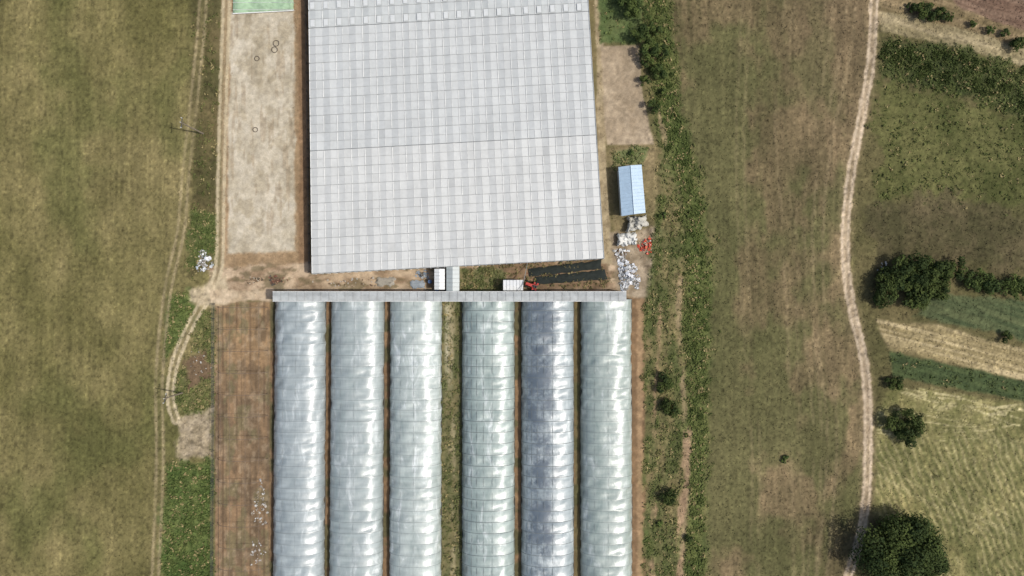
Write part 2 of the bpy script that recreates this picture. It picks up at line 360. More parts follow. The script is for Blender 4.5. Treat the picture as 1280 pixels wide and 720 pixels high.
# ---------------------------------------------------------------- trees
m_bark=simple('bark',(92,78,60),.9,.4,4,bump=.6)
def tree(name,pu,pv,r,h,dark=0.0,trunk=True,dens=1.0,squash=None):
    cz=h-r*.8 if h>r*1.6 else h*.5
    base=P(pu,pv,cz); base.z=0
    e=empty(name,base)
    rz=(h-cz)
    nc=max(8,int(10*r**1.25)); C=[];cl=[];cs=[]
    for k in range(nc):
        a=random.uniform(0,6.283); q=math.sqrt(random.random())*.84; zz=random.uniform(-.3,1)*math.sqrt(max(0,1-q*q))
        rr=r*random.uniform(.13,.32) if r>2.2 else r*random.uniform(.24,.44)
        rad=1+.16*math.sin(3*a+pu)+.10*math.sin(5*a+pv)
        C.append((q*rad*r*math.cos(a),q*rad*r*math.sin(a),cz+zz*rz*.85)); cs.append(rr); cl.append(random.random())
    C=np.array(C);cs=np.array(cs);cl=np.array(cl)
    n=int(min(16000,dens*480*r**1.7)); lsz=1.0+.06*max(0,r-1.5)
    k=rng.choice(nc,n,p=cs**2/np.sum(cs**2)); D=rng.normal(size=(n,3)); D/=np.linalg.norm(D,axis=1)[:,None]; D[:,2]=np.where(rng.random(n)<.6,np.abs(D[:,2]),D[:,2])
    rad=cs[k]*(1-.4*rng.random(n)**2)*(1+.10*rng.normal(size=n))
    L=C[k]+D*rad[:,None]; L[:,2]=np.maximum(L[:,2],.08)
    V,F=leafquads(L,rng.uniform(.20,.42,n)*lsz*(1 if r>1.2 else .8),.35,D*1.3)
    t=np.clip(cl[k]*.75+rng.random(n)*.25,0,1)[:,None]
    c0=lin((48,66,38));c1=lin((104,118,62)); c=(c0*(1-t)+c1*t)*(1-dark)
    npmesh('crown',V,F,m_leaf,np.repeat(c,4,0),parent=e)
    mb=MB(); th=max(.4,cz*.7); mb.tube((0,0,-.1),(0.05*r,0,th),.07*r+.04,.045*r+.03,8)
    for k in range(min(nc,9)):
        mb.tube((.05*r,0,th*random.uniform(.6,.98)),tuple(C[k]),.03*r+.015,.01,5)
    mb.make('trunk',m_bark,e,smooth=True)
def bush(*a,**k): tree('bush',*a,**k)

for (pu,pv,r,h) in [(782,2,1.4,2.4),(794,14,1.6,2.8),(808,30,1.2,2.4),(803,44,1.4,2.6),(822,38,1.0,1.8),(812,60,1.5,2.8),(828,66,1.2,2.4),(808,76,1.1,2.0),(820,90,1.4,2.4),(806,100,.9,1.6),(818,133,1.2,2.0),(830,116,.7,1.2),(800,-16,1.8,3),(786,-22,1.6,3)]:
    tree('hedge_tree',pu,pv,r,h,dark=.25)
for (pu,pv,r,h) in [(1108,362,2.2,3.0),(1128,345,2.8,3.4),(1150,338,3.0,3.8),(1146,366,2.8,3.2),(1172,340,2.4,3.4),(1192,334,1.7,2.4),(1172,362,1.9,2.4),(1106,342,1.3,1.8),(1102,380,1.0,1.4)]:
    tree('deciduous_tree',pu,pv,r,h,dark=.4)
tree('deciduous_tree',1124,690,6.5,5.6,dark=.4,dens=1.3)
tree('deciduous_tree',1166,708,2.8,3.6,dark=.4)
for (pu,pv,r,h) in [(1218,350,1.7,2.1),(1238,354,1.7,2.1),(1266,360,1.8,2.2),(1284,362,1.6,2.2)]:
    bush(pu,pv,r,h,dark=.2)
for (pu,pv,r,h,d) in [(830,478,1.45,1.6,.4),(838,510,1.4,1.6,.5),(836,620,1.4,1.6,.5),(860,674,.85,1.0,.35),(1130,531,2.9,2.8,.45),(1117,478,1.3,1.4,.4),(1257,420,1.0,1.2,.4),(980,575,.7,.5,.0),(1270,54,1.3,1.6,.4),(1257,42,.8,1.1,.35),(1238,38,.7,1.0,.35),(1216,30,.7,1.0,.3),(824,655,.7,.7,.0),(790,190,.6,.7,.0),(828,270,.6,.7,.0)]:
    bush(pu,pv,r,h,dark=d)
for (pu,pv,r) in [(1138,10,.9),(1150,14,1.3),(1163,14,1.3),(1176,18,1.2),(1187,22,.8)]: bush(pu,pv,r,r*1.3,dark=.4)
def mass(name,pts,rr,dark,per=260):
    Ls=[];Cs=[];Ss=[]
    for (pu,pv) in pts:
        r=random.uniform(*rr); b=P(pu,pv,r*.4); n=int(per*r**1.6); D=rng.normal(size=(n,3)); D/=np.linalg.norm(D,axis=1)[:,None]; D[:,2]=np.abs(D[:,2])
        L=np.array([b.x,b.y,0])+D*np.array([r,r,r*.55])*(1-.5*rng.random((n,1))**2); Ls.append(L)
        t=np.clip(random.random()*.6+rng.random((n,1))*.4,0,1); Cs.append((lin((60,76,38))*(1-t)+lin((98,110,58))*t)*(1-dark)); Ss.append(rng.uniform(.14,.30,n))
    L=np.concatenate(Ls); V,F=leafquads(L,np.concatenate(Ss),.9); npmesh(name,V,F,m_leaf,np.repeat(np.concatenate(Cs),4,0))
pts=[]
for k in range(80):
    t=random.random(); a=1104+t*186; top=48+t*38; bot=84+t*50
    if math.sin(a*.09)+math.sin(a*.031+1)<-.5 and random.random()<.7: continue
    pts.append((a+random.uniform(-4,4),top+(bot-top)*random.random()**1.3))
mass('hedgerow',pts,(.3,.9),.38)
pts=[]
dl=spline([(806,-40),(828,60),(834,140),(852,200),(866,270),(872,340),(870,420),(872,500),(870,600),(864,760)],20)
for k in range(60):
    q=random.choice(dl); pts.append((q[0]+random.gauss(0,10),q[1]+random.uniform(-6,6)))
mass('ditch_scrub',pts,(.2,.6),.2)

# ---------------------------------------------------------------- big greenhouse
def frame_mat(name,col,rough=.4): return simple(name,col,rough,.15,2,bump=.05)
m_white=frame_mat('white_painted_steel',(214,215,212),.5); m_grey=frame_mat('galvanised_steel',(144,146,145),.5); m_dark=frame_mat('dark_steel',(70,70,68),.5)
m_film=attrmat('greenhouse_film',rough=.45,scale1=.22,scale2=1.5,amp1=(.91,1.06),amp2=(.94,1.05),bump=.12,dist=.04,spec=.4)
ZE=2.8
gh=empty('greenhouse')
TL=(385.2,-52);TR=(730.5,-74);BR=(755,323);BL=(390,342)
def G(s,t):
    a=np.array(TL)*(1-s)+np.array(TR)*s; b=np.array(BL)*(1-s)+np.array(BR)*s
    return a*(1-t)+b*t
NS=21; NR=36
def GP(s,t,z): 
    q=G(s,t); p=P(q[0],q[1],ZE); p.z=z; return p
RH=.10
vv=[];ff=[];cc=[]
for i in range(NS):
    for hf in (0,1):
        s0=(i+hf*.5)/NS; s1=(i+hf*.5+.5)/NS; z0=ZE+(RH if hf else 0); z1=ZE+(0 if hf else RH)
        tone_i=1+random.gauss(0,.006)
        for j in range(NR):
            t0=j/NR;t1=(j+1)/NR
            sec=0 if j<8 else (1 if j<22 else 2)
            base=np.array({0:(173,177,176),1:(177,180,179),2:(182,184,182)}[sec],float)
            c=lin(base*(tone_i+random.gauss(0,.007)))
            if random.random()<.02: c=c*.92
            dz=random.uniform(-.008,.008); k=len(vv)
            vv+=[GP(s0,t0,z0+dz),GP(s1,t0,z1+dz),GP(s1,t1,z1+dz+random.uniform(-.01,.01)),GP(s0,t1,z0+dz)]; ff.append((k,k+3,k+2,k+1)); cc+=[c]*4
npmesh('roof',np.array([tuple(x) for x in vv]),np.array(ff),m_film,np.array(cc),parent=gh)
rid=MB();gut=MB();bars=MB();dk=MB()
for i in range(NS+1):
    for j in range(0,NR,2):
        if random.random()<.9:
            gut.tube(GP(i/NS,j/NR+.002,ZE+.05),GP(i/NS,(j+2)/NR-.002,ZE+.05),.05,n=4)
    if i<NS:
        for j in range(0,NR,1):
            if random.random()<.55: rid.tube(GP((i+.5)/NS,j/NR+.003,ZE+RH+.03),GP((i+.5)/NS,(j+1)/NR-.003,ZE+RH+.03),.022,n=4)
for j in range(NR+1):
    t=j/NR
    for i in range(NS):
        b=dk if j in (8,22) else bars
        r=.05 if j in(8,22) else (.022 if j%2 else .032)
        b.tube(GP(i/NS,t,ZE+.03),GP((i+.5)/NS,t,ZE+RH+.02),r,n=4); b.tube(GP((i+.5)/NS,t,ZE+RH+.02),GP((i+1)/NS,t,ZE+.03),r,n=4)
vent=MB()
for i in range(NS):
    for j in (1,3,5,7):
        a=GP((i+.12)/NS,(j+.08)/NR,ZE+.16);b=GP((i+.45)/NS,(j+.08)/NR,ZE+RH+.09);c=GP((i+.45)/NS,(j+.85)/NR,ZE+RH+.09);d=GP((i+.12)/NS,(j+.85)/NR,ZE+.16)
        vent.quad(a,d,c,b)
vent.make('vents',simple('vent_film',(194,197,196),.5,.08),gh)
rid.make('ridges',m_white,gh);gut.make('gutters',m_white,gh);bars.make('glazing_bars',m_grey,gh);dk.make('section_joints',frame_mat('joint_steel',(120,122,122),.5),gh)
wl=MB()
cs=[(0,0),(1,0),(1,1),(0,1)]
for a,b in ((0,1),(1,2),(2,3),(3,0)):
    wl.quad(GP(*cs[a],-.05),GP(*cs[b],-.05),GP(*cs[b],ZE-.01),GP(*cs[a],ZE-.01))
wl.make('walls',simple('wall_film',(120,126,122),.5,.2,1.0),gh)
gb=MB()
for i in range(NS):
    gb.poly([GP(i/NS,1,ZE),GP((i+1)/NS,1,ZE),GP((i+.5)/NS,1,ZE+RH)])
    gb.poly([GP(i/NS,0,ZE),GP((i+.5)/NS,0,ZE+RH),GP((i+1)/NS,0,ZE)])
for i in range(NS*2+1):
    p=GP(i/(NS*2),1,0); gb.tube((p.x,p.y-.04,0),(p.x,p.y-.04,ZE),.05,n=6)
gb.make('gables_and_posts',m_white,gh)
er=MB()
er.tube(GP(0,1,ZE+.03),GP(1,1,ZE+.03),.06,n=4); er.tube(GP(0,0,ZE+.03),GP(0,1,ZE+.03),.05,n=4); er.tube(GP(1,0,ZE+.03),GP(1,1,ZE+.03),.07,n=4)
er.make('eaves',m_grey,gh)

# ---------------------------------------------------------------- film tunnels
def tunmat(k,c0,c1,wash,washcol=(206,212,211),dark=None):
    m,nt,b=newmat('tunnel_film_%d'%k)
    tc=nt.nodes.new('ShaderNodeTexCoord'); mp=nt.nodes.new('ShaderNodeMapping'); mp.inputs['Scale'].default_value=(.75,.22,.55); mp.inputs['Location'].default_value=(k*7.3,k*3.1,0)
    nt.links.new(tc.outputs['Object'],mp.inputs['Vector'])
    n=nt.nodes.new('ShaderNodeTexNoise'); n.inputs['Scale'].default_value=1.0; n.inputs['Detail'].default_value=8; n.inputs['Roughness'].default_value=.68; n.inputs['Distortion'].default_value=.6
    nt.links.new(mp.outputs[0],n.inputs['Vector'])
    r=nt.nodes.new('ShaderNodeValToRGB'); e=r.color_ramp.elements; e[0].position=.3;e[0].color=lc(c0);e[1].position=.55;e[1].color=lc(c1)
    x=e.new(.55+wash); x.color=lc(washcol)
    nt.links.new(n.outputs['Fac'],r.inputs['Fac']); last=r.outputs['Color']
    mp2=nt.nodes.new('ShaderNodeMapping'); mp2.inputs['Scale'].default_value=(.25,2.4,.25); nt.links.new(tc.outputs['Object'],mp2.inputs['Vector'])
    n2=nt.nodes.new('ShaderNodeTexNoise'); n2.inputs['Scale'].default_value=1; n2.inputs['Detail'].default_value=4; nt.links.new(mp2.outputs[0],n2.inputs['Vector'])
    mr=nt.nodes.new('ShaderNodeMapRange'); mr.inputs[1].default_value=.3;mr.inputs[2].default_value=.7;mr.inputs[3].default_value=.88;mr.inputs[4].default_value=1.12; nt.links.new(n2.outputs['Fac'],mr.inputs[0])
    vm=nt.nodes.new('ShaderNodeVectorMath'); vm.operation='SCALE'; nt.links.new(last,vm.inputs[0]); nt.links.new(mr.outputs[0],vm.inputs['Scale']); last=vm.outputs[0]
    if dark is not None:
        n3=nt.nodes.new('ShaderNodeTexNoise'); n3.inputs['Scale'].default_value=.2; n3.inputs['Detail'].default_value=7; n3.inputs['Roughness'].default_value=.75; nt.links.new(tc.outputs['Object'],n3.inputs['Vector'])
        sx=nt.nodes.new('ShaderNodeSeparateXYZ'); nt.links.new(tc.outputs['Object'],sx.inputs[0])
        g=nt.nodes.new('ShaderNodeMapRange'); g.inputs[1].default_value=3.6; g.inputs[2].default_value=1.0; g.inputs[3].default_value=-.08; g.inputs[4].default_value=.11
        ab=nt.nodes.new('ShaderNodeMath'); ab.operation='SUBTRACT'; ab.inputs[1].default_value=4.4; nt.links.new(sx.outputs['X'],ab.inputs[0]); ab2=nt.nodes.new('ShaderNodeMath'); ab2.operation='ABSOLUTE'; nt.links.new(ab.outputs[0],ab2.inputs[0]); nt.links.new(ab2.outputs[0],g.inputs[0])
        ad=nt.nodes.new('ShaderNodeMath'); nt.links.new(n3.outputs['Fac'],ad.inputs[0]); nt.links.new(g.outputs[0],ad.inputs[1])
        r3=nt.nodes.new('ShaderNodeMapRange'); r3.inputs[1].default_value=.52;r3.inputs[2].default_value=.66; r3.inputs[4].default_value=.95; nt.links.new(ad.outputs[0],r3.inputs[0])
        mx=nt.nodes.new('ShaderNodeMix'); mx.data_type='RGBA'; mx.inputs[7].default_value=lc(dark); nt.links.new(r3.outputs[0],mx.inputs[0]); nt.links.new(last,mx.inputs[6]); last=mx.outputs[2]
    nt.links.new(last,b.inputs['Base Color']); b.inputs['Roughness'].default_value=.42; b.inputs['Specular IOR Level'].default_value=1.0
    b.inputs['Coat Weight'].default_value=.5; b.inputs['Coat Roughness'].default_value=.27
    n4=nt.nodes.new('ShaderNodeTexNoise'); n4.inputs['Scale'].default_value=1.6; n4.inputs['Detail'].default_value=4; nt.links.new(tc.outputs['Object'],n4.inputs['Vector'])
    bp=nt.nodes.new('ShaderNodeBump'); bp.inputs['Strength'].default_value=.45; bp.inputs['Distance'].default_value=.10; nt.links.new(n4.outputs['Fac'],bp.inputs['Height']); nt.links.new(bp.outputs['Normal'],b.inputs['Normal'])
    return m
T=[(341,404,338,402,(130,140,141),(149,158,159),.24,None),
   (412,478,409,476,(132,144,142),(149,158,157),.24,None),
   (486,551,485,550,(138,150,146),(166,175,171),.12,None),
   (577,643,577,643,(124,139,134),(147,160,155),.2,None),
   (652,718,652,718,(124,136,139),(148,158,160),.2,(84,95,104)),
   (727,791,727,792,(126,140,134),(147,158,152),.22,None)]
YT,YB=374,830
for k,(a0,a1,b0,b1,c0,c1,wash,dark) in enumerate(T):
    e=empty('polytunnel'); mat=tunmat(k,c0,c1,wash,dark=dark)
    hh=2.7; rows=300; segs=26; V=[]
    pa0=P(a0,YT);pa1=P(a1,YT);y0=pa0.y;y1=P(0,YB).y
    hoop=1.7
    off=rng.random(100)*6.28; am=rng.uniform(.6,1.35,100)
    for j in range(rows+1):
        t=j/rows; y=y0+(y1-y0)*t
        tt=(360-y/S-375)/345.0
        xl=((a0+(b0-a0)*tt)-640)*S; xr=((a1+(b1-a1)*tt)-640)*S
        ph=((y0-y)/hoop)%1.0; sag=math.sin(math.pi*ph)**.8; hi=int((y0-y)/hoop)
        cx=(xl+xr)/2*.985; w=(xr-xl)/2
        for i in range(segs+1):
            th=math.pi*i/segs; c=math.cos(th); s=math.sin(th)
            sx=math.copysign(abs(c)**.85,c)
            puck=am[hi%100]*(.05*sag*(1+.5*math.sin(off[hi%100]+6*th))+.018*math.sin(9*th+off[(hi*3)%100]+y*2)*sag)
            V.append((cx+w*(1-puck*.5)*sx, y+.06*math.sin(2*th+off[hi%100])*sag, hh*(s**.9)*(1-puck)))
    V=np.array(V); id2=np.arange((rows+1)*(segs+1)).reshape(rows+1,segs+1)
    F=np.stack([id2[:-1,:-1],id2[1:,:-1],id2[1:,1:],id2[:-1,1:]],-1).reshape(-1,4)
    npmesh('film_cover',V,F,mat,None,e,True)
    hb=MB(); Vr=V.reshape(rows+1,segs+1,3); nh=int((y0-y1)/hoop)
    hr=.042 if k in(3,4) else .026
    for q in range(nh+1):
        j=min(rows,int(round(q*hoop/(y0-y1)*rows))); 
        for i in range(segs): hb.tube(Vr[j,i],Vr[j,i+1],hr,n=4,cap=False)
    for i in ((12,14,16,18,20,22,24) if k in(3,4) else (13,17,20,23)):
        for j in range(0,rows,6): hb.tube(Vr[j,i]+[0,0,.005],Vr[min(rows,j+6),i]+[0,0,.005],hr*.7,n=4,cap=False)
    hb.make('hoops',simple('hoop_steel_%d'%k,(112,118,118) if k in(3,4) else (124,130,130),.6,.1),e)
    eb=MB()
    for j in (0,rows):
        eb.poly([Vr[j,i] for i in range(segs+1)])
    eb.make('end_walls',mat,e)
    kb=MB()
    for side in (0,segs):
        for j in range(0,rows,10): 
            p=Vr[j,side];q=Vr[min(rows,j+10),side]; kb.tube((p[0],p[1],.08),(q[0],q[1],.08),.07,n=4)
    kb.make('base_rails',m_dark,e)

# corridor joining the tunnels
e=empty('greenhouse_corridor'); mb=MB(); zc=2.9; fr=MB(); wlm=MB()
n=44
for i in range(n):
    a=341+(783-341)*i/n; b=341+(783-341)*(i+1)/n
    p0=P(a,364.5,zc);p1=P(b,364.5,zc);p2=P(b,370.3,zc+.22);p3=P(a,370.3,zc+.22);p4=P(b,376.5,zc);p5=P(a,376.5,zc)
    mb.quad(p3,p2,p1,p0); mb.quad(p5,p4,p2,p3)
    fr.tube(p0+Vector((0,0,.03)),p3+Vector((0,0,.03)),.03,n=4); fr.tube(p3+Vector((0,0,.03)),p5+Vector((0,0,.03)),.03,n=4)
A=P(341,364.5,zc);B=P(783,364.5,zc);C=P(783,376.5,zc);D=P(341,376.5,zc)
for a,b in((A,B),(B,C),(C,D),(D,A)):
    wlm.quad((a.x,a.y,0),(b.x,b.y,0),(b.x,b.y,zc-.01),(a.x,a.y,zc-.01))
mb.make('roof',simple('corridor_film',(164,168,167),.5,.3,.7),e); fr.make('rafters',m_grey,e); wlm.make('walls',simple('corridor_wall',(150,156,154),.5,.2),e)
rl=MB(); rl.tube(A+Vector((0,0,.05)),B+Vector((0,0,.05)),.05,n=4); rl.tube(D+Vector((0,0,.05)),C+Vector((0,0,.05)),.05,n=4); rl.make('eaves',m_white,e)

# bare tunnel frame on the left bed
e=empty('bare_tunnel_frame'); fb=MB()
vs=list(range(384,800,27))
for q,vv_ in enumerate(vs):
    L=11
    prev=None
    for i in range(L+1):
        th=math.pi*i/L; p=P(304,vv_,0); x=p.x-3.9*math.cos(th); z=1.9*math.sin(th)
        cur=Vector((x,p.y,z))
        if prev: fb.tube(prev,cur,.03,n=5,cap=False)
        prev=cur
for fr_ in (-3.9,-3.0,-1.4,1.0,2.9,3.9):
    z=1.9*math.sqrt(max(0,1-(fr_/3.9)**2)); p0=P(304,vs[0]);p1=P(304,vs[-1])
    fb.tube((p0.x+fr_,p0.y,z+.03),(p1.x+fr_,p1.y,z+.03),.022,n=5)
fb.make('hoops_and_purlins',simple('rusty_steel',(104,90,78),.7,.3),e)
e=empty('wire_fence'); fb=MB(); p0=P(268.5,380);p1=P(266.5,800)
for k in range(24):
    t=k/23; p=p0.lerp(p1,t); fb.tube((p.x,p.y,-.1),(p.x,p.y,1.2),.05,n=6)
for z in (.3,.7,1.1): fb.tube((p0.x,p0.y,z),(p1.x,p1.y,z),.025,n=4)
fb.make('posts_and_wires',m_dark,e)
e=empty('greenhouse_edge_fence'); fb=MB()
p0=P(383,-50);p1=P(388,340)
for k in range(34):
    p=p0.lerp(p1,k/33); fb.tube((p.x,p.y,-.1),(p.x,p.y,1.1),.045,n=6)
for z in (.4,1.0): fb.tube((p0.x,p0.y,z),(p1.x,p1.y,z),.03,n=4)
fb.make('posts_and_rails',m_dark,e)

# ---------------------------------------------------------------- shed with blue roof
e=empty('blue_roof_shed'); zr=2.3
c=[P(773,209,zr),P(802,206,zr),P(807,266,zr),P(777,270,zr)]
r0=(c[0]+c[1])/2;r1=(c[3]+c[2])/2;r0.z=r1.z=zr+.5
mr_=MB(); mr_.quad(c[0],c[3],r1,r0); mr_.quad(r0,r1,c[2],c[1])
mr_.make('roof',simple('blue_metal',(158,180,198),.45,.12,1.5,0,.1),e)
rb=MB()
for k in range(15):
    t=k/14; a=c[0].lerp(c[3],t);b=r0.lerp(r1,t);d=c[1].lerp(c[2],t); up=Vector((0,0,.02))
    rb.tube(a+up,b+up,.025,n=4); rb.tube(b+up,d+up,.025,n=4)
rb.tube(r0+Vector((0,0,.05)),r1+Vector((0,0,.05)),.06,n=5)
rb.make('roof_ribs',simple('blue_metal_rib',(168,188,203),.4,.1),e)
w=MB(); ctr=sum(c,Vector())/4
ci=[ctr+(p-ctr)*.93 for p in c]
for i in range(4):
    a=ci[i];b=ci[(i+1)%4]; w.quad((a.x,a.y,0),(b.x,b.y,0),(b.x,b.y,zr-.02),(a.x,a.y,zr-.02))
q0=ctr+(r0-ctr)*.93;q1=ctr+(r1-ctr)*.93
w.poly([(ci[0].x,ci[0].y,zr-.02),(ci[1].x,ci[1].y,zr-.02),(q0.x,q0.y,zr+.4)]); w.poly([(ci[3].x,ci[3].y,zr-.02),(ci[2].x,ci[2].y,zr-.02),(q1.x,q1.y,zr+.4)])
w.make('walls',simple('shed_wall',(178,182,180),.7,.2),e)
d=MB(); mid=(ci[3]+ci[2])/2; d.box((mid.x,mid.y-.05,1.0),.9,.06,2.0,.07); d.make('door',simple('door_paint',(90,100,110),.6),e)

# ---------------------------------------------------------------- small yard buildings
def box_shed(name,u0,u1,v0,v1,h,col,rh=.25,ax='x',wallc=(170,172,170)):
    e=empty(name); a=P(u0,v0,h);b=P(u1,v0,h);c=P(u1,v1,h);d=P(u0,v1,h); mb=MB()
    if ax=='x':
        m0=(a+d)/2;m1=(b+c)/2;m0.z=m1.z=h+rh; mb.quad(m0,m1,b,a); mb.quad(d,c,m1,m0)
    else:
        m0=(a+b)/2;m1=(d+c)/2;m0.z=m1.z=h+rh; mb.quad(a,d,m1,m0); mb.quad(m0,m1,c,b)
    mb.make('roof',simple(name+'_roof',col,.45,.12,2),e)
    w=MB(); ct=(a+b+c+d)/4; q=[ct+(p-ct)*.92 for p in (a,b,c,d)]
    for i in range(4):
        s=q[i];t=q[(i+1)%4]; w.quad((s.x,s.y,0),(t.x,t.y,0),(t.x,t.y,h),(s.x,s.y,h))
    if ax=='x': w.poly([q[0],q[3],ct.lerp(m0,.92)]); w.poly([q[1],q[2],ct.lerp(m1,.92)])
    else: w.poly([q[0],q[1],ct.lerp(m0,.92)]); w.poly([q[3],q[2],ct.lerp(m1,.92)])
    w.make('walls',simple(name+'_wall',wallc,.6,.15),e)
    rb=MB(); n=7
    for k in range(n):
        t=k/(n-1); up=Vector((0,0,.03))
        if ax=='x': s=(a.lerp(b,t),m0.lerp(m1,t),d.lerp(c,t))
        else: s=(a.lerp(d,t),m0.lerp(m1,t),b.lerp(c,t))
        rb.tube(s[0]+up,s[1]+up,.02,n=4); rb.tube(s[1]+up,s[2]+up,.02,n=4)
    rb.make('roof_ribs',m_grey,e)
    dd=MB(); p=(q[2]+q[3])/2; dd.box((p.x,p.y-.04,.95),.8,.05,1.9); dd.make('door',m_dark,e)
box_shed('white_hut',543,556,336,362,2.2,(208,210,209),.2,'y')
box_shed('greenhouse_porch',558,574,332,364,2.4,(160,168,167),.3,'y')
box_shed('white_shed',629,654,350,363,2.2,(212,214,213),.25,'x')
e=empty('water_barrel'); mb=MB()
for (a,b) in ((547,362),(538,352)):
    p=P(a,b); mb.tube((p.x,p.y,0),(p.x,p.y,.9),.3,.3,14); mb.tube((p.x,p.y,.3),(p.x,p.y,.36),.32,.32,14)
mb.make('barrels',simple('blue_plastic',(60,84,120),.4),e)

def crumple(name,poly_quad,nu,nv,z,amp,mat,seed,parent=None,edge=.0):
    a,b,c,d=[np.array(q,float) for q in poly_quad]; V=[]
    for j in range(nv+1):
        for i in range(nu+1):
            s=i/nu;t=j/nv; q=(a*(1-s)+b*s)*(1-t)+(d*(1-s)+c*s)*t
            w=vn(np.array([i*.9]),np.array([j*.9]),seed)[0]; w2=vn(np.array([i*.33]),np.array([j*.33]),seed+1)[0]; w3=vn(np.array([i*.6]),np.array([j*.6]),seed+2)[0]
            q=q+edge*np.array([w3-.5,w-.5]); zz=z+amp*(w*.5+w2)
            if i in(0,nu) or j in(0,nv): zz=z*.5+amp*w*.3
            V.append(tuple(P(q[0],q[1],zz)))
    id2=np.arange((nu+1)*(nv+1)).reshape(nv+1,nu+1); F=np.stack([id2[:-1,:-1],id2[1:,:-1],id2[1:,1:],id2[:-1,1:]],-1).reshape(-1,4)
    return npmesh(name,np.array(V),F,mat,None,parent,True)
m_black=simple('black_plastic',(40,45,42),.8,.4,2,spec=.15)
for k,q in enumerate([[(660,336),(752,325),(752,336),(661,346)],[(668,346),(756,337),(759,349),(669,356)]]):
    crumple('black_mulch_sheet',q,26,4,.2,.10,m_black,300+k,edge=2)
m_tarp=simple('grey_tarpaulin',(172,170,160),.7,.2,1.5); m_wt=simple('white_sheet',(196,196,190),.6,.15,2)
crumple('grey_tarpaulin_heap',[(784,272),(806,270),(812,282),(784,290)],18,14,.1,1.2,m_tarp,310,edge=5)
crumple('white_tarpaulin_heap',[(771,292),(796,290),(797,305),(773,308)],16,12,.1,.8,m_wt,311,edge=5)
crumple('blue_tarpaulin_sheet',[(512,352),(530,351),(532,360),(514,361)],10,8,.08,.15,simple('blue_sheet',(134,142,148),.6),312,edge=4)
crumple('grey_ground_sheet',[(470,348),(494,347),(494,357),(471,358)],12,8,.08,.12,simple('g_sheet',(144,138,126),.7),313,edge=4)
def rubbish(name,cu,cv,ru,rv,n,cols,zmax=.6,smax=.8,seed=0):
    r=np.random.default_rng(seed); a=r.random(n)*6.283; q=np.sqrt(r.random(n)); q=q*(1+.25*np.sin(3*a+seed))
    uu=cu+ru*q*np.cos(a); vv_=cv+rv*q*np.sin(a); z=zmax*(1-np.clip(q,0,1))*r.random(n)+.05
    V=[];F=[];C=[]
    for i in range(n):
        p=np.array(P(uu[i],vv_[i],z[i])); s=r.uniform(.15,smax)*(1 if r.random()<.4 else .6)
        ax=r.normal(size=3);ax[2]*=.35;ax/=np.linalg.norm(ax); bx=np.cross([0,0,1],ax);bx/=np.linalg.norm(bx)+1e-6; nz=np.cross(ax,bx); k=len(V)
        g=r.uniform(-.25,.25,(9,3))*s
        t=0
        for yy in(-1,0,1):
            for xx in(-1,0,1): V.append(p+ax*xx*s*.5+bx*yy*s*.35+nz*g[t,2]+g[t]*.3); t+=1
        for (x0,y0_) in((0,0),(1,0),(0,1),(1,1)):
            o=k+y0_*3+x0; F.append((o,o+1,o+4,o+3))
        c=lin(cols[r.integers(len(cols))])*r.uniform(.7,.98); C+=[c]*9
    V=np.array(V); V[:,2]=np.maximum(V[:,2],.03); npmesh(name,V,np.array(F),m_rub,np.array(C))
m_rub=attrmat('rubbish_plastic',rough=.6,scale1=2,scale2=8,amp1=(.85,1.1),amp2=(.9,1.1),bump=.2,dist=.03,spec=.3)
WH=[(220,222,222),(200,202,202),(176,178,178),(210,212,216),(150,146,138),(118,112,102)]
rubbish('rubbish_pile',255,327,9,14,150,WH+[(190,200,210)],.5,.6,1)
rubbish('rubbish_pile',783,342,11,19,300,WH+[(200,206,214),(140,150,160)],.7,.7,2)
rubbish('rubbish_pile',776,318,9,8,80,WH+[(120,100,80)],.5,.6,3)
rubbish('rubbish_pile',795,352,5,9,60,WH,.4,.5,4)
rubbish('red_plastic_sacks',808,307,9,10,90,[(206,80,54),(210,96,70),(190,66,46),(210,200,190),(120,50,40),(160,140,120)],.5,.55,5)
rubbish('rubbish_pile',325,632,9,26,70,[(200,198,192),(176,170,160),(150,140,126)],.2,.45,6)
rubbish('rubbish_pile',322,690,9,18,40,[(196,194,188),(170,160,150)],.2,.4,7)
rubbish('rubbish_pile',346,350,11,5,60,[(120,80,62),(96,70,56),(150,120,96),(86,80,70)],.4,.5,8)
rubbish('rubbish_pile',315,350,13,4,40,[(132,110,86),(96,84,66),(176,164,146)],.3,.5,9)
rubbish('rubbish_pile',440,353,50,6,50,[(170,160,146),(190,186,178),(110,90,70)],.15,.4,10)
rubbish('rubbish_pile',528,343,9,5,36,[(176,180,182),(130,140,150),(96,90,80)],.3,.6,11)
rubbish('rubbish_pile',1104,334,6,10,22,[(196,196,190),(170,168,160)],.2,.4,12)
rubbish('scattered_pots',700,341,45,3,50,[(120,54,44),(86,48,38),(150,130,110)],.15,.3,13)
rubbish('rubbish_pile',248,455,14,20,40,[(150,146,136),(120,96,76),(196,194,188)],.15,.35,14)

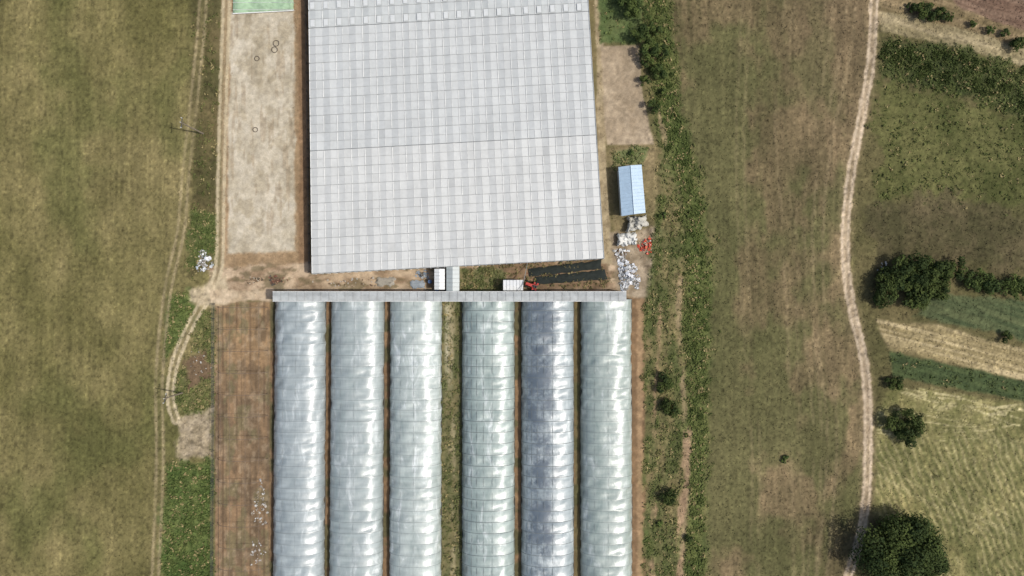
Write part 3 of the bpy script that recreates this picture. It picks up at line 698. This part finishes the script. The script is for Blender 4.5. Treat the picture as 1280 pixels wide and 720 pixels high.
e=empty('netted_seedbed')
crumple('net',[(291,-60),(367,-60),(367,13),(291,17)],30,30,.3,.2,simple('green_net',(150,176,144),.8,.35,1.2),320,e,edge=1)
fb=MB()
for k in range(9):
    a=P(291,-60+k*9,.55);b=P(367,-60+k*9-.3,.55); fb.tube(a,b,.03,n=4); fb.tube((a.x,a.y,0),a,.03,n=4); fb.tube((b.x,b.y,0),b,.03,n=4)
a=P(291,17,.3);b=P(367,13,.3); fb.tube(a,b,.09,n=5)
fb.make('frame',m_white,e)
def tyre(cu,cv,R,r=.05):
    me=bpy.data.meshes.new('tyre'); V=[];F=[];A=28;B=8; p=P(cu,cv,.1)
    for i in range(A):
        for j in range(B):
            a=6.28318*i/A;b=6.28318*j/B; rr=R+r*math.cos(b)*(1.2 if math.cos(b)<0 else 1); V.append((p.x+rr*math.cos(a),p.y+rr*math.sin(a),.07+r*math.sin(b)))
            F.append((i*B+j,((i+1)%A)*B+j,((i+1)%A)*B+(j+1)%B,i*B+(j+1)%B))
    me.from_pydata(V,[],F); me.materials.append(m_tyre); link(bpy.data.objects.new('tyre',me))
m_tyre=simple('weathered_rubber',(84,76,66),.9,.3,3)
for q in ((345,54,.45),(343,62,.45),(321,73,.36),(319,162,.36)): tyre(*q)

def tractor(cu,cv,rot):
    e=empty('red_tractor',P(cu,cv)); e.rotation_euler=(0,0,rot)
    red=simple('red_paint',(166,54,44),.4,.15); b=MB(); b.box((.55,0,.85),1.1,.5,.5,0,.9); b.box((-.35,0,.75),.8,.6,.4); b.make('bonnet_and_body',red,e,bevel=.04)
    f=MB(); 
    for s in(-1,1): f.box((-.5,s*.5,1.05),.8,.28,.06)
    f.make('mudguards',red,e,bevel=.02)
    w=MB()
    for s in(-1,1):
        w.tube((-.5,s*.4,.55),(-.5,s*.68,.55),.55,n=18); w.tube((.85,s*.36,.34),(.85,s*.54,.34),.34,n=16)
    w.make('wheels',m_black,e,bevel=.03)
    t=MB(); t.box((-.5,0,1.1),.4,.42,.12); t.box((-.7,0,1.3),.08,.42,.35); t.tube((-.1,0,1.0),(-.2,0,1.3),.02); t.tube((.6,.12,1.1),(.6,.12,1.6),.03); t.tube((-.22,0,1.3),(-.2,0,1.33),.18,n=12)
    t.make('seat_and_wheel',m_dark,e)
tractor(665,357,2.8)
e=empty('irrigation_pipe'); mb=MB(); mb.tube(P(659,330,.2),P(655,350,2.3),.05); mb.tube(P(655,350,2.3),P(650,364,2.9),.05); mb.make('pipe',m_grey,e)

def pole(cu,cv,h,rot):
    e=empty('power_pole',P(cu,cv)); w=MB(); w.tube((0,0,-.3),(0,0,h),.14,.09,10); w.make('pole',simple('weathered_wood',(124,114,98),.9,.3),e,smooth=False)
    a=MB(); c,s=math.cos(rot),math.sin(rot); a.box((0,0,h-.35),1.6,.1,.1,rot); a.tube((c*.6,s*.6,h-.4),(0,0,h-1.1),.025); a.tube((-c*.6,-s*.6,h-.4),(0,0,h-1.1),.025); a.make('crossarm',m_dark,e)
    i=MB()
    for k in(-.7,0,.7): i.tube((c*k,s*k,h-.28),(c*k,s*k,h+.02 if k else h+.2),.06,.04,8)
    i.make('insulators',m_white,e)
pole(254,167,7.5,1.5); pole(228,491,5.8,1.3)

# ---------------------------------------------------------------- light, sky, camera
el=math.radians(55); az=math.radians(-10)
sd=Vector((math.cos(el)*math.cos(az),math.cos(el)*math.sin(az),math.sin(el)))
sun=bpy.data.lights.new('sun','SUN'); sun.energy=3.3; sun.angle=math.radians(.8); sun.color=(1,.965,.90)
so=link(bpy.data.objects.new('sun',sun)); so.rotation_euler=sd.to_track_quat('Z','Y').to_euler(); so.location=(50,-20,80)
w=bpy.data.worlds.new('World'); scene.world=w; w.use_nodes=True; nt=w.node_tree
sky=nt.nodes.new('ShaderNodeTexSky'); sky.sky_type='NISHITA'; sky.sun_disc=False; sky.sun_elevation=el; sky.sun_rotation=math.atan2(sd.x,sd.y); sky.dust_density=4.0
nt.links.new(sky.outputs[0],nt.nodes['Background'].inputs[0]); nt.nodes['Background'].inputs[1].default_value=.13
cam=bpy.data.cameras.new('camera'); co=link(bpy.data.objects.new('camera',cam)); co.location=(0,0,H); co.rotation_euler=(0,0,0)
cam.sensor_width=36; cam.lens=36*H/(1280*S); cam.clip_end=5000; cam.clip_start=.5
scene.camera=co
scene.view_settings.view_transform='Standard'; scene.view_settings.look='None'; scene.view_settings.exposure=0
print('done')
